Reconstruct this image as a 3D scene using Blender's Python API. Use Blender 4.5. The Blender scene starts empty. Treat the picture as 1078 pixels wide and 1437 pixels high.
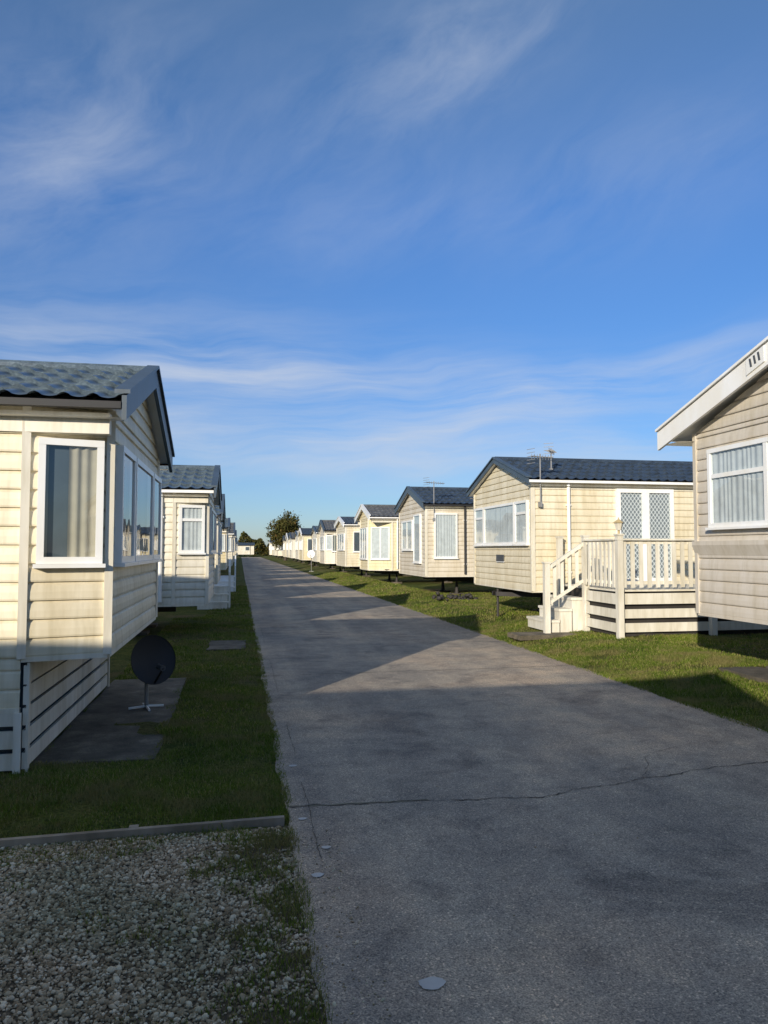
import bpy, math, random
import numpy as np
from mathutils import Vector
random.seed(7); np.random.seed(7)
scene=bpy.context.scene
TH=math.radians(11.0)
# ---------------------------------------------------------------- materials
def newmat(name):
    m=bpy.data.materials.new(name); m.use_nodes=True
    nt=m.node_tree; b=nt.nodes["Principled BSDF"]
    return m,nt,b
def N(nt,t,**k):
    n=nt.nodes.new(t)
    for a,v in k.items(): setattr(n,a,v)
    return n
def noise(nt,scale,detail=4,rough=.55,vec=None,dist=0):
    n=N(nt,"ShaderNodeTexNoise"); n.inputs["Scale"].default_value=scale
    n.inputs["Detail"].default_value=detail; n.inputs["Roughness"].default_value=rough
    n.inputs["Distortion"].default_value=dist
    if vec is not None: nt.links.new(vec,n.inputs["Vector"])
    return n
def ramp(nt,fac,stops):
    r=N(nt,"ShaderNodeValToRGB"); e=r.color_ramp.elements
    while len(e)<len(stops): e.new(.5)
    for i,(p,c) in enumerate(stops):
        e[i].position=p; e[i].color=(c[0],c[1],c[2],1) if len(c)==3 else c
    nt.links.new(fac,r.inputs["Fac"]); return r
def mix(nt,fac,a,b,blend='MIX'):
    m=N(nt,"ShaderNodeMix",data_type='RGBA',blend_type=blend)
    if isinstance(fac,(int,float)): m.inputs[0].default_value=fac
    else: nt.links.new(fac,m.inputs[0])
    for i,v in ((6,a),(7,b)):
        if isinstance(v,tuple): m.inputs[i].default_value=(v[0],v[1],v[2],1)
        else: nt.links.new(v,m.inputs[i])
    return m.outputs[2]
def coords(nt,scale=(1,1,1)):
    g=N(nt,"ShaderNodeNewGeometry"); mp=N(nt,"ShaderNodeMapping")
    mp.inputs["Scale"].default_value=scale
    nt.links.new(g.outputs["Position"],mp.inputs["Vector"]); return mp.outputs[0]
def bump(nt,b,h,strength=.3,dist=.01):
    bp=N(nt,"ShaderNodeBump"); bp.inputs["Strength"].default_value=strength; bp.inputs["Distance"].default_value=dist
    nt.links.new(h,bp.inputs["Height"]); nt.links.new(bp.outputs[0],b.inputs["Normal"])

def m_paint(name,col,rough=.45,dirt=.25,streak=True):
    m,nt,b=newmat(name)
    v=coords(nt,(1.2,1.2,.35)); n=noise(nt,2.2,4,.6,v)
    r=ramp(nt,n.outputs[0],[(.38,tuple(c*(1-dirt)*w for c,w in zip(col,(1,.97,.9)))),(.62,col)])
    c=r.outputs[0]
    if streak:
        v2=coords(nt,(9,9,1.1)); n2=noise(nt,1.6,3,.6,v2)
        r2=ramp(nt,n2.outputs[0],[(.3,(.86,.845,.80)),(.55,(1,1,1))])
        c=mix(nt,1.0,c,r2.outputs[0],'MULTIPLY')
    nt.links.new(c,b.inputs["Base Color"]); b.inputs["Roughness"].default_value=rough
    return m
M={}
M['cream']=m_paint('siding_cream',(.78,.705,.53),.5,.12)
M['ivory']=m_paint('siding_ivory',(.77,.725,.61),.5,.12)
M['beige']=m_paint('siding_beige',(.64,.585,.50),.5,.1)
M['yellow']=m_paint('siding_yellow',(.79,.69,.45),.5,.1)
M['sand']=m_paint('siding_sand',(.70,.635,.52),.5,.1)
M['white']=m_paint('white_upvc',(.86,.86,.84),.35,.04,False)
M['bargewhite']=m_paint('white_barge_board',(.90,.89,.86),.4,.06,False)
M['fence']=m_paint('white_painted_timber',(.79,.755,.66),.6,.2)
M['black']=m_paint('black_plastic',(.014,.014,.016),.6,.1)
M['steel']=m_paint('galvanised_steel',(.28,.28,.28),.45,.3)
M['darksteel']=m_paint('dark_chassis_steel',(.045,.04,.038),.7,.3)
M['bargegrey']=m_paint('slate_blue_trim',(.07,.10,.135),.45,.15)
M['timber']=m_paint('weathered_timber',(.36,.30,.225),.8,.45)
def m_roof(name,col,rough=.42):
    m,nt,b=newmat(name)
    n=noise(nt,5,4,.65,coords(nt)); n2=noise(nt,45,3,.6,coords(nt))
    r=ramp(nt,n.outputs[0],[(.35,tuple(c*.7 for c in col)),(.65,tuple(c*1.25 for c in col))])
    r2=ramp(nt,n2.outputs[0],[(.45,(.8,.8,.8)),(.7,(1.35,1.3,1.2))])
    nt.links.new(mix(nt,1.,r.outputs[0],r2.outputs[0],'MULTIPLY'),b.inputs["Base Color"])
    b.inputs["Roughness"].default_value=rough
    bump(nt,b,n2.outputs[0],.15,.003); return m
M['roof_blue']=m_roof('roof_tile_slate_blue',(.095,.13,.16),.28)
M['roof_dark']=m_roof('roof_tile_dark',(.04,.058,.085),.4)
M['roof_grey']=m_roof('roof_tile_grey',(.11,.115,.12),.5)
M['roof_white']=m_roof('roof_white_sheet',(.45,.45,.44),.5)
# glass
m=bpy.data.materials.new('window_glass'); m.use_nodes=True; nt=m.node_tree; nt.nodes.clear()
o=N(nt,"ShaderNodeOutputMaterial"); ms=N(nt,"ShaderNodeMixShader"); tr=N(nt,"ShaderNodeBsdfTransparent"); gl=N(nt,"ShaderNodeBsdfGlossy")
tr.inputs[0].default_value=(.90,.94,.94,1); gl.inputs["Roughness"].default_value=.012
lw=N(nt,"ShaderNodeLayerWeight"); lw.inputs["Blend"].default_value=.5
pw=N(nt,"ShaderNodeMath",operation='POWER'); nt.links.new(lw.outputs["Facing"],pw.inputs[0]); pw.inputs[1].default_value=4.0
ma=N(nt,"ShaderNodeMath",operation='MULTIPLY_ADD'); ma.inputs[1].default_value=.85; ma.inputs[2].default_value=.10
nt.links.new(pw.outputs[0],ma.inputs[0]); nt.links.new(ma.outputs[0],ms.inputs[0])
nt.links.new(tr.outputs[0],ms.inputs[1]); nt.links.new(gl.outputs[0],ms.inputs[2]); nt.links.new(ms.outputs[0],o.inputs[0])
ng=noise(nt,1.3,2,.5,coords(nt)); bp=N(nt,"ShaderNodeBump"); bp.inputs["Strength"].default_value=.15; bp.inputs["Distance"].default_value=.03
nt.links.new(ng.outputs[0],bp.inputs["Height"]); nt.links.new(bp.outputs[0],gl.inputs["Normal"])
M['glass']=m
def m_simple(name,col,rough=.7):
    m,nt,b=newmat(name); n=noise(nt,7,3,.5,coords(nt))
    r=ramp(nt,n.outputs[0],[(.3,tuple(c*.8 for c in col)),(.7,col)])
    nt.links.new(r.outputs[0],b.inputs["Base Color"]); b.inputs["Roughness"].default_value=rough; return m
M['interior']=m_simple('dark_interior',(.09,.115,.135),.9)
M['curtain']=m_simple('beige_curtain',(.48,.42,.32),.9)
M['net']=m_simple('net_curtain',(.68,.69,.69),.9)
M['dgrey']=m_simple('plate_grey',(.08,.085,.09),.5)
M['brass']=m_simple('lantern_cream_brass',(.55,.42,.2),.4)
m,nt,b=newmat('lace_curtain'); g=N(nt,"ShaderNodeNewGeometry"); sp=N(nt,"ShaderNodeSeparateXYZ"); nt.links.new(g.outputs["Position"],sp.inputs[0])
def wv(sign):
    a=N(nt,"ShaderNodeMath",operation='MULTIPLY_ADD'); nt.links.new(sp.outputs[2],a.inputs[0]); a.inputs[1].default_value=sign*.75; nt.links.new(sp.outputs[0],a.inputs[2])
    s=N(nt,"ShaderNodeMath",operation='MULTIPLY'); s.inputs[1].default_value=38; nt.links.new(a.outputs[0],s.inputs[0])
    q=N(nt,"ShaderNodeMath",operation='SINE'); nt.links.new(s.outputs[0],q.inputs[0])
    q2=N(nt,"ShaderNodeMath",operation='ABSOLUTE'); nt.links.new(q.outputs[0],q2.inputs[0]); return q2
p=N(nt,"ShaderNodeMath",operation='MULTIPLY'); nt.links.new(wv(1).outputs[0],p.inputs[0]); nt.links.new(wv(-1).outputs[0],p.inputs[1])
r=ramp(nt,p.outputs[0],[(.22,(.70,.70,.70)),(.45,(.22,.24,.26))]); nt.links.new(r.outputs[0],b.inputs["Base Color"]); b.inputs["Roughness"].default_value=.9
M['lace']=m
# concrete road
m,nt,b=newmat('worn_concrete_road'); c0=coords(nt)
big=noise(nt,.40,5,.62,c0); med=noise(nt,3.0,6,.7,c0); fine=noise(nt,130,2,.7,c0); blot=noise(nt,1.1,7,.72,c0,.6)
r1=ramp(nt,big.outputs[0],[(.38,(.36,.32,.265)),(.50,(.45,.385,.305)),(.60,(.57,.455,.335))])  # random concrete tone; its warm stop also stands in for reflected window light
r2=ramp(nt,med.outputs[0],[(.3,(.68,.69,.71)),(.5,(.98,.98,.98)),(.70,(1.16,1.13,1.08))])
rb=ramp(nt,blot.outputs[0],[(.36,(.70,.70,.72)),(.46,(1,1,1)),(.60,(1.02,1.01,1.0)),(.68,(1.14,1.11,1.05))])
r3=ramp(nt,fine.outputs[0],[(.33,(.50,.50,.51)),(.5,(.96,.96,.96)),(.70,(1.5,1.48,1.42))])
vo=N(nt,"ShaderNodeTexVoronoi"); vo.inputs["Scale"].default_value=110; nt.links.new(c0,vo.inputs["Vector"])
wn=N(nt,"ShaderNodeTexWhiteNoise",noise_dimensions='3D'); nt.links.new(vo.outputs["Color"],wn.inputs["Vector"])
st=ramp(nt,wn.outputs["Value"],[(.0,(.55,.55,.57)),(.55,(1,1,1)),(.93,(1.05,1.03,1.0)),(.96,(1.6,1.55,1.45))])
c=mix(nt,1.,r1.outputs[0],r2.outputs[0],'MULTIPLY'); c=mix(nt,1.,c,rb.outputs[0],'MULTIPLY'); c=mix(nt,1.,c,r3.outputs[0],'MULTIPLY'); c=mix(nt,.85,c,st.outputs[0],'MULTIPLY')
ct=coords(nt,(1,.05,1)); tn=noise(nt,1.7,3,.5,ct); tr_=ramp(nt,tn.outputs[0],[(.35,(.78,.78,.80)),(.6,(1.05,1.04,1.02))])
c=mix(nt,1.,c,tr_.outputs[0],'MULTIPLY')
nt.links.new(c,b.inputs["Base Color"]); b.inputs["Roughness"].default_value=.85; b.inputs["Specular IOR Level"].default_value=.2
bump(nt,b,fine.outputs[0],.5,.006); M['road']=m
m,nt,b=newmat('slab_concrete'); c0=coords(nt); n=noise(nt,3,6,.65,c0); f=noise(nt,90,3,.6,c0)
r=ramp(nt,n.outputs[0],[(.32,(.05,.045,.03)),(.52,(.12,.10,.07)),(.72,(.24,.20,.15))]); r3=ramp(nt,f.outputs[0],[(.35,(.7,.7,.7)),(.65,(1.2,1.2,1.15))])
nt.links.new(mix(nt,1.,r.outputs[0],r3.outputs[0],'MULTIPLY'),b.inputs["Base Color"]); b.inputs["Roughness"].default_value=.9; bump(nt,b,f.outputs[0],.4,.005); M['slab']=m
# ground
m,nt,b=newmat('turf_ground'); c0=coords(nt); n=noise(nt,.5,6,.65,c0); f=noise(nt,35,4,.75,c0); n4=noise(nt,4,4,.6,c0)
r=ramp(nt,n.outputs[0],[(.32,(.075,.105,.022)),(.50,(.115,.13,.036)),(.64,(.17,.13,.065))]); r3=ramp(nt,f.outputs[0],[(.35,(.45,.5,.45)),(.65,(1.5,1.45,1.3))])
r4=ramp(nt,n4.outputs[0],[(.35,(.75,.8,.8)),(.65,(1.15,1.1,1.0))])
c=mix(nt,1.,r.outputs[0],r3.outputs[0],'MULTIPLY'); c=mix(nt,1.,c,r4.outputs[0],'MULTIPLY')
nt.links.new(c,b.inputs["Base Color"]); b.inputs["Roughness"].default_value=.95; b.inputs["Specular IOR Level"].default_value=.1
bump(nt,b,f.outputs[0],1.0,.05); M['turf']=m
m,nt,b=newmat('gravel_bed'); c0=coords(nt); v=N(nt,"ShaderNodeTexVoronoi"); v.inputs["Scale"].default_value=55; nt.links.new(c0,v.inputs["Vector"])
r=ramp(nt,v.outputs["Distance"],[(.0,(.17,.13,.08)),(.6,(.07,.052,.03))])
nt.links.new(r.outputs[0],b.inputs["Base Color"]); b.inputs["Roughness"].default_value=1; M['gravelbed']=m
def m_island(name,stops,rough=.8,transl=False,patch=None):
    m,nt,b=newmat(name); g=N(nt,"ShaderNodeNewGeometry")
    r=ramp(nt,g.outputs["Random Per Island"],stops); n=noise(nt,.9,3,.6,coords(nt))
    r2=ramp(nt,n.outputs[0],[(.35,(.66,.74,.62)),(.65,(1.22,1.14,1.05))]); c=mix(nt,1.,r.outputs[0],r2.outputs[0],'MULTIPLY')
    if patch:
        n5=noise(nt,1.9,4,.65,coords(nt)); r5=ramp(nt,n5.outputs[0],[(.47,(0,0,0)),(.62,(.85,.85,.85))]); c=mix(nt,r5.outputs[0],c,patch)
    nt.links.new(c,b.inputs["Base Color"]); b.inputs["Roughness"].default_value=rough; b.inputs["Specular IOR Level"].default_value=.2
    if transl:
        o=nt.nodes["Material Output"]; t=N(nt,"ShaderNodeBsdfTranslucent"); nt.links.new(c,t.inputs[0]); mx=N(nt,"ShaderNodeMixShader"); mx.inputs[0].default_value=.35
        nt.links.new(b.outputs[0],mx.inputs[1]); nt.links.new(t.outputs[0],mx.inputs[2]); nt.links.new(mx.outputs[0],o.inputs[0])
    return m
M['grass']=m_island('grass_blades',[(0,(.08,.125,.015)),(.5,(.15,.215,.028)),(.80,(.23,.285,.05)),(.90,(.35,.31,.13)),(1,(.42,.35,.18))],.7,True,(.25,.215,.085))
M['straw']=m_island('dry_grass',[(0,(.22,.17,.08)),(.6,(.40,.32,.17)),(1,(.52,.44,.27))],.8,True)
M['pebble']=m_island('gravel_stones',[(0,(.18,.135,.085)),(.35,(.33,.26,.18)),(.7,(.46,.38,.28)),(.95,(.70,.62,.50))],.85)
M['leaf']=m_island('tree_leaves',[(0,(.05,.055,.015)),(.5,(.10,.10,.03)),(.85,(.17,.14,.045)),(1,(.20,.13,.05))],.8,True)
M['bark']=m_simple('bark',(.09,.07,.05),.95)
M['crack']=m_simple('crack_dirt',(.075,.065,.05),1)
M['moss']=m_simple('joint_moss',(.24,.22,.15),1)
M['blob']=m_simple('pale_paint_spot',(.60,.57,.52),.8)

# ---------------------------------------------------------------- mesh helpers
def mkobj(name,verts,faces,mat,parent=None,smooth=False,off=(0,0,0)):
    me=bpy.data.meshes.new(name)
    if off!=(0,0,0): verts=[(v[0]-off[0],v[1]-off[1],v[2]-off[2]) for v in verts]
    me.from_pydata([tuple(v) for v in verts],[],faces); me.materials.append(mat)
    if smooth: me.polygons.foreach_set("use_smooth",[True]*len(me.polygons))
    me.update(); ob=bpy.data.objects.new(name,me); scene.collection.objects.link(ob)
    if parent: ob.parent=parent
    return ob
def empty(name,loc):
    e=bpy.data.objects.new(name,None); e.location=loc; e.empty_display_size=.3; scene.collection.objects.link(e); return e
class Parts:
    def __init__(s): s.d={}
    def get(s,k,mat,smooth=False):
        if k not in s.d: s.d[k]=[[],[],mat,smooth]
        return s.d[k]
    def poly(s,k,mat,pts,smooth=False):
        p=s.get(k,mat,smooth); n=len(p[0]); p[0].extend(pts); p[1].append(tuple(range(n,n+len(pts))))
    def hexa(s,k,mat,a,ex,ey,ez):
        a=Vector(a); ex=Vector(ex); ey=Vector(ey); ez=Vector(ez)
        p=s.get(k,mat); n=len(p[0])
        p[0].extend([a,a+ex,a+ex+ey,a+ey,a+ez,a+ex+ez,a+ex+ey+ez,a+ey+ez])
        for f in ((0,3,2,1),(4,5,6,7),(0,1,5,4),(1,2,6,5),(2,3,7,6),(3,0,4,7)): p[1].append(tuple(n+i for i in f))
    def box(s,k,mat,x0,x1,y0,y1,z0,z1): s.hexa(k,mat,(x0,y0,z0),(x1-x0,0,0),(0,y1-y0,0),(0,0,z1-z0))
    def tube(s,k,mat,a,b,r0,r1=None,n=8,caps=True):
        r1=r0 if r1 is None else r1
        a=Vector(a); b=Vector(b); d=(b-a).normalized(); q=d.orthogonal().normalized(); w=d.cross(q)
        p=s.get(k,mat,False); m=len(p[0])
        for i in range(n):
            t=2*math.pi*i/n; o=q*math.cos(t)+w*math.sin(t); p[0].append(a+o*r0); p[0].append(b+o*r1)
        for i in range(n):
            j=(i+1)%n; p[1].append((m+2*i,m+2*j,m+2*j+1,m+2*i+1))
        if caps: p[1].append(tuple(m+2*i for i in range(n))[::-1]); p[1].append(tuple(m+2*i+1 for i in range(n)))
    def grid(s,k,mat,rows,smooth=True):
        p=s.get(k,mat,smooth); n=len(p[0]); w=len(rows[0])
        for r in rows: p[0].extend(r)
        for i in range(len(rows)-1):
            for j in range(w-1):
                a=n+i*w+j; p[1].append((a,a+1,a+w+1,a+w))
    def build(s,parent):
        off=tuple(parent.location)
        for k,(v,f,mat,sm) in s.d.items(): mkobj(k,v,f,mat,parent,sm,off)
class Frame:
    def __init__(s,p0,p1,n):
        s.p=Vector((p0[0],p0[1],0)); d=Vector((p1[0]-p0[0],p1[1]-p0[1],0)); s.L=d.length; s.t=d.normalized()
        nn=Vector((s.t.y,-s.t.x,0)); 
        if nn.dot(Vector((n[0],n[1],0)))<0: nn=-nn
        s.n=nn
    def P(s,a,d,z): 
        v=s.p+s.t*a+s.n*d; return Vector((v.x,v.y,z))
def fbox(P,k,mat,F,s0,s1,d0,d1,z0,z1):
    P.hexa(k,mat,F.P(s0,d0,z0),F.t*(s1-s0),F.n*(d1-d0),(0,0,z1-z0))
PROF_HI=((0,.0),(0.0,.85),(.10,1.0),(.45,.95),(.80,.62),(.93,.0),(1.0,.0)); PROF_LO=((0,0),(0,1.0),(1.0,0))
PROF=[PROF_HI]
def siding(P,mat,F,z0,z1,pitch=.135,gable=None,s0=0,s1=None,lap=.022,k='walls'):
    s1=F.L if s1 is None else s1
    zs=[]; z=z0
    top=gable[1] if gable else z1
    while z<top-1e-4: 
        zn=min(z+pitch,top)
        if z<z1<zn: zn2=z1; zs.append((z,zn2)); zs.append((zn2,zn)) if gable else None
        else: zs.append((z,zn))
        z=zn
    def ext(z):
        if gable and z>z1:
            f=(z-z1)/(gable[1]-z1); c=(s0+s1)/2; return s0+(c-s0)*f, s1-(s1-c)*f
        return s0,s1
    prof=PROF[0]
    for a,b in zs:
        for (q0,l0),(q1,l1) in zip(prof[:-1],prof[1:]):
            za=a+(b-a)*q0; zb_=a+(b-a)*q1; e0=ext(za); e1=ext(zb_)
            P.poly(k,mat,[F.P(e0[0],lap*l0,za),F.P(e0[1],lap*l0,za),F.P(e1[1],lap*l1,zb_),F.P(e1[0],lap*l1,zb_)])
def window(P,F,s0,s1,z0,z1,style='sides',mull=(),transom=None,fr=.05,d=.08,detail=True):
    W=M['white']; k='window_frames'
    d0=.002
    fbox(P,k,W,F,s0,s1,d0,d,z0,z0+fr); fbox(P,k,W,F,s0,s1,d0,d,z1-fr,z1)
    fbox(P,k,W,F,s0,s0+fr,d0,d-.002,z0+fr,z1-fr); fbox(P,k,W,F,s1-fr,s1,d0,d-.002,z0+fr,z1-fr)
    if detail: fbox(P,k,W,F,s0-.02,s1+.02,d0,d+.025,z0-.03,z0-.001)
    for mm in mull: fbox(P,k,W,F,mm-.03,mm+.03,d0,d-.006,z0+fr,z1-fr)
    if transom: fbox(P,k,W,F,s0+fr,s1-fr,d0,d-.01,transom-.025,transom+.025)
    def pane(kk,mt,dd,zz0=None): 
        zz0=z0+fr if zz0 is None else zz0
        P.poly(kk,mt,[F.P(s0+fr,dd,zz0),F.P(s1-fr,dd,zz0),F.P(s1-fr,dd,z1-fr),F.P(s0+fr,dd,z1-fr)])
    if not detail:
        pane('net_curtain' if style=='net' else 'window_interior',M['net'] if style=='net' else M['interior'],.04)
        return
    pane('window_glass',M['glass'],d-.015); pane('window_interior',M['interior'],.026)
    def cur(a,b,mat,kk,zz0=None,amp=.009):
        zz0=z0+fr if zz0 is None else zz0
        n=max(4,int((b-a)/.011)); ph=random.random()*6
        top=[];bot=[]
        for i in range(n+1):
            q=a+(b-a)*i/n; w=math.sin(q*75+ph+1.3*math.sin(q*17))
            top.append(F.P(q,.042+amp*w,z1-fr)); bot.append(F.P(q,.042+amp*w,zz0))
        P.grid(kk,mat,[bot,top],True)
    w=s1-s0-2*fr
    if style=='sides':
        cur(s0+fr,s0+fr+w*.2,M['curtain'],'curtains'); cur(s1-fr-w*.22,s1-fr,M['curtain'],'curtains')
    elif style=='right':
        cur(s0+fr,s0+fr+w*.06,M['curtain'],'curtains'); cur(s1-fr-w*.55,s1-fr,M['curtain'],'curtains')
    elif style=='net':
        cur(s0+fr,s1-fr,M['net'],'net_curtain',amp=.005); 
    elif style=='lace': pane('lace_curtain',M['lace'],.04)

def roof(P,mat,side,xf,yn,W,L,ze,zr,ox,oy,wave=True,gut=M['black'],barge=M['bargegrey'],bh=.15,bt=.035):
    sg=-1 if side=='L' else 1
    mid=yn+W/2; half=W/2+oy; rise=zr-ze; sl=math.hypot(half,rise); ny=rise/sl; nz=half/sl
    course=.36; n=int(math.ceil(sl/course)); pit=.2
    xs=np.arange(0,L+ox+.2,pit/8 if wave==2 else (pit/4 if wave else 1.0))
    for dr in (-1,1):
        rows=[]
        for k in range(n):
            for e in (0.0,.99):
                t=min((k+e)*course,sl)
                h=.036*(1-e)+.004
                yy=mid+dr*(half-t*nz); zz=ze+t*ny
                row=[]
                for x in xs:
                    w=0
                    if wave:
                        c=math.cos(2*math.pi*x/pit); w=.026*(c if c>0 else c*.3)
                    hh=h+w
                    row.append(Vector((xf+sg*(x-ox),yy+dr*ny*hh,zz+nz*hh)))
                rows.append(row)
        P.grid('roof_tiles',mat,rows,False)
        a=mid+dr*half
        P.poly('roof_soffit',M['white'],[Vector((xf-sg*ox,a,ze-.03)),Vector((xf+sg*L,a,ze-.03)),Vector((xf+sg*L,mid,zr-.03)),Vector((xf-sg*ox,mid,zr-.03))])
        P.poly('roof_soffit',M['white'],[Vector((xf-sg*ox,a+dr*.01,ze-.11)),Vector((xf+sg*L,a+dr*.01,ze-.11)),Vector((xf+sg*L,a-dr*(oy+.02),ze-.112)),Vector((xf-sg*ox,a-dr*(oy+.02),ze-.112))])
        P.box('gutter',gut,min(xf-sg*ox,xf+sg*L),max(xf-sg*ox,xf+sg*L),min(a,a+dr*.06),max(a,a+dr*.06),ze-.05,ze+.0)
        for xb in (xf-sg*(ox+.004),xf+sg*(L+.2-.03)):
            P.hexa('barge_boards',barge,(xb,a+dr*.05,ze-bh*.75-.02),(-sg*bt,0,0),(0,mid-a-dr*.05,rise),(0,0,bh+.03))
            P.hexa('barge_caps',barge,(xb+sg*.05,a+dr*.06,ze+bh*.25+.022),(-sg*(bt+.075),0,0),(0,mid-a-dr*.06,rise+.0),(0,0,.03))
    P.tube('ridge_cap',mat,(xf-sg*ox,mid,zr+.02),(xf+sg*L,mid,zr+.02),.06,n=10)

def chassis(P,side,xf,yn,W,L,zb,gz,hitch=True):
    sg=-1 if side=='L' else 1
    D=M['darksteel']
    x0,x1=sorted((xf+sg*.6,xf+sg*L))
    P.box('underfloor',D,x0,x1,yn+.08,yn+W-.08,zb+.01,zb+.03)
    for v in (W*.28,W*.72):
        P.box('chassis_beams',D,x0,x1,yn+v-.04,yn+v+.04,zb-.2,zb+.012)
        for u in (1.3,3.6,L*.75,L-.6):
            xx=xf+sg*u
            P.tube('axle_stands',D,(xx,yn+v,gz),(xx,yn+v,zb-.19),.075,.03,6)
            P.box('stand_pads',M['slab'],xx-.2,xx+.2,yn+v-.2,yn+v+.2,gz-.02,gz+.05)
    for v in (.35,W-.35):
        for u in (L*.48,L*.48+.75):
            xx=xf+sg*u
            P.tube('wheels',M['black'],(xx,yn+v-.09,gz+.3),(xx,yn+v+.09,gz+.3),.3,n=18)
            P.tube('wheel_hubs',M['steel'],(xx,yn+v-.095,gz+.3),(xx,yn+v+.095,gz+.3),.16,n=12)
    if hitch:
        c=yn+W/2
        for dv in (-.75,.75):
            P.hexa('hitch_frame',D,(xf+sg*.6,c+dv,zb-.2),(-sg*.75,-dv*.85,0),(0,.07,0),(0,0,.09))
        P.tube('jockey_leg',D,(xf-sg*.08,c,gz),(xf-sg*.08,c,zb-.05),.028)

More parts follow.
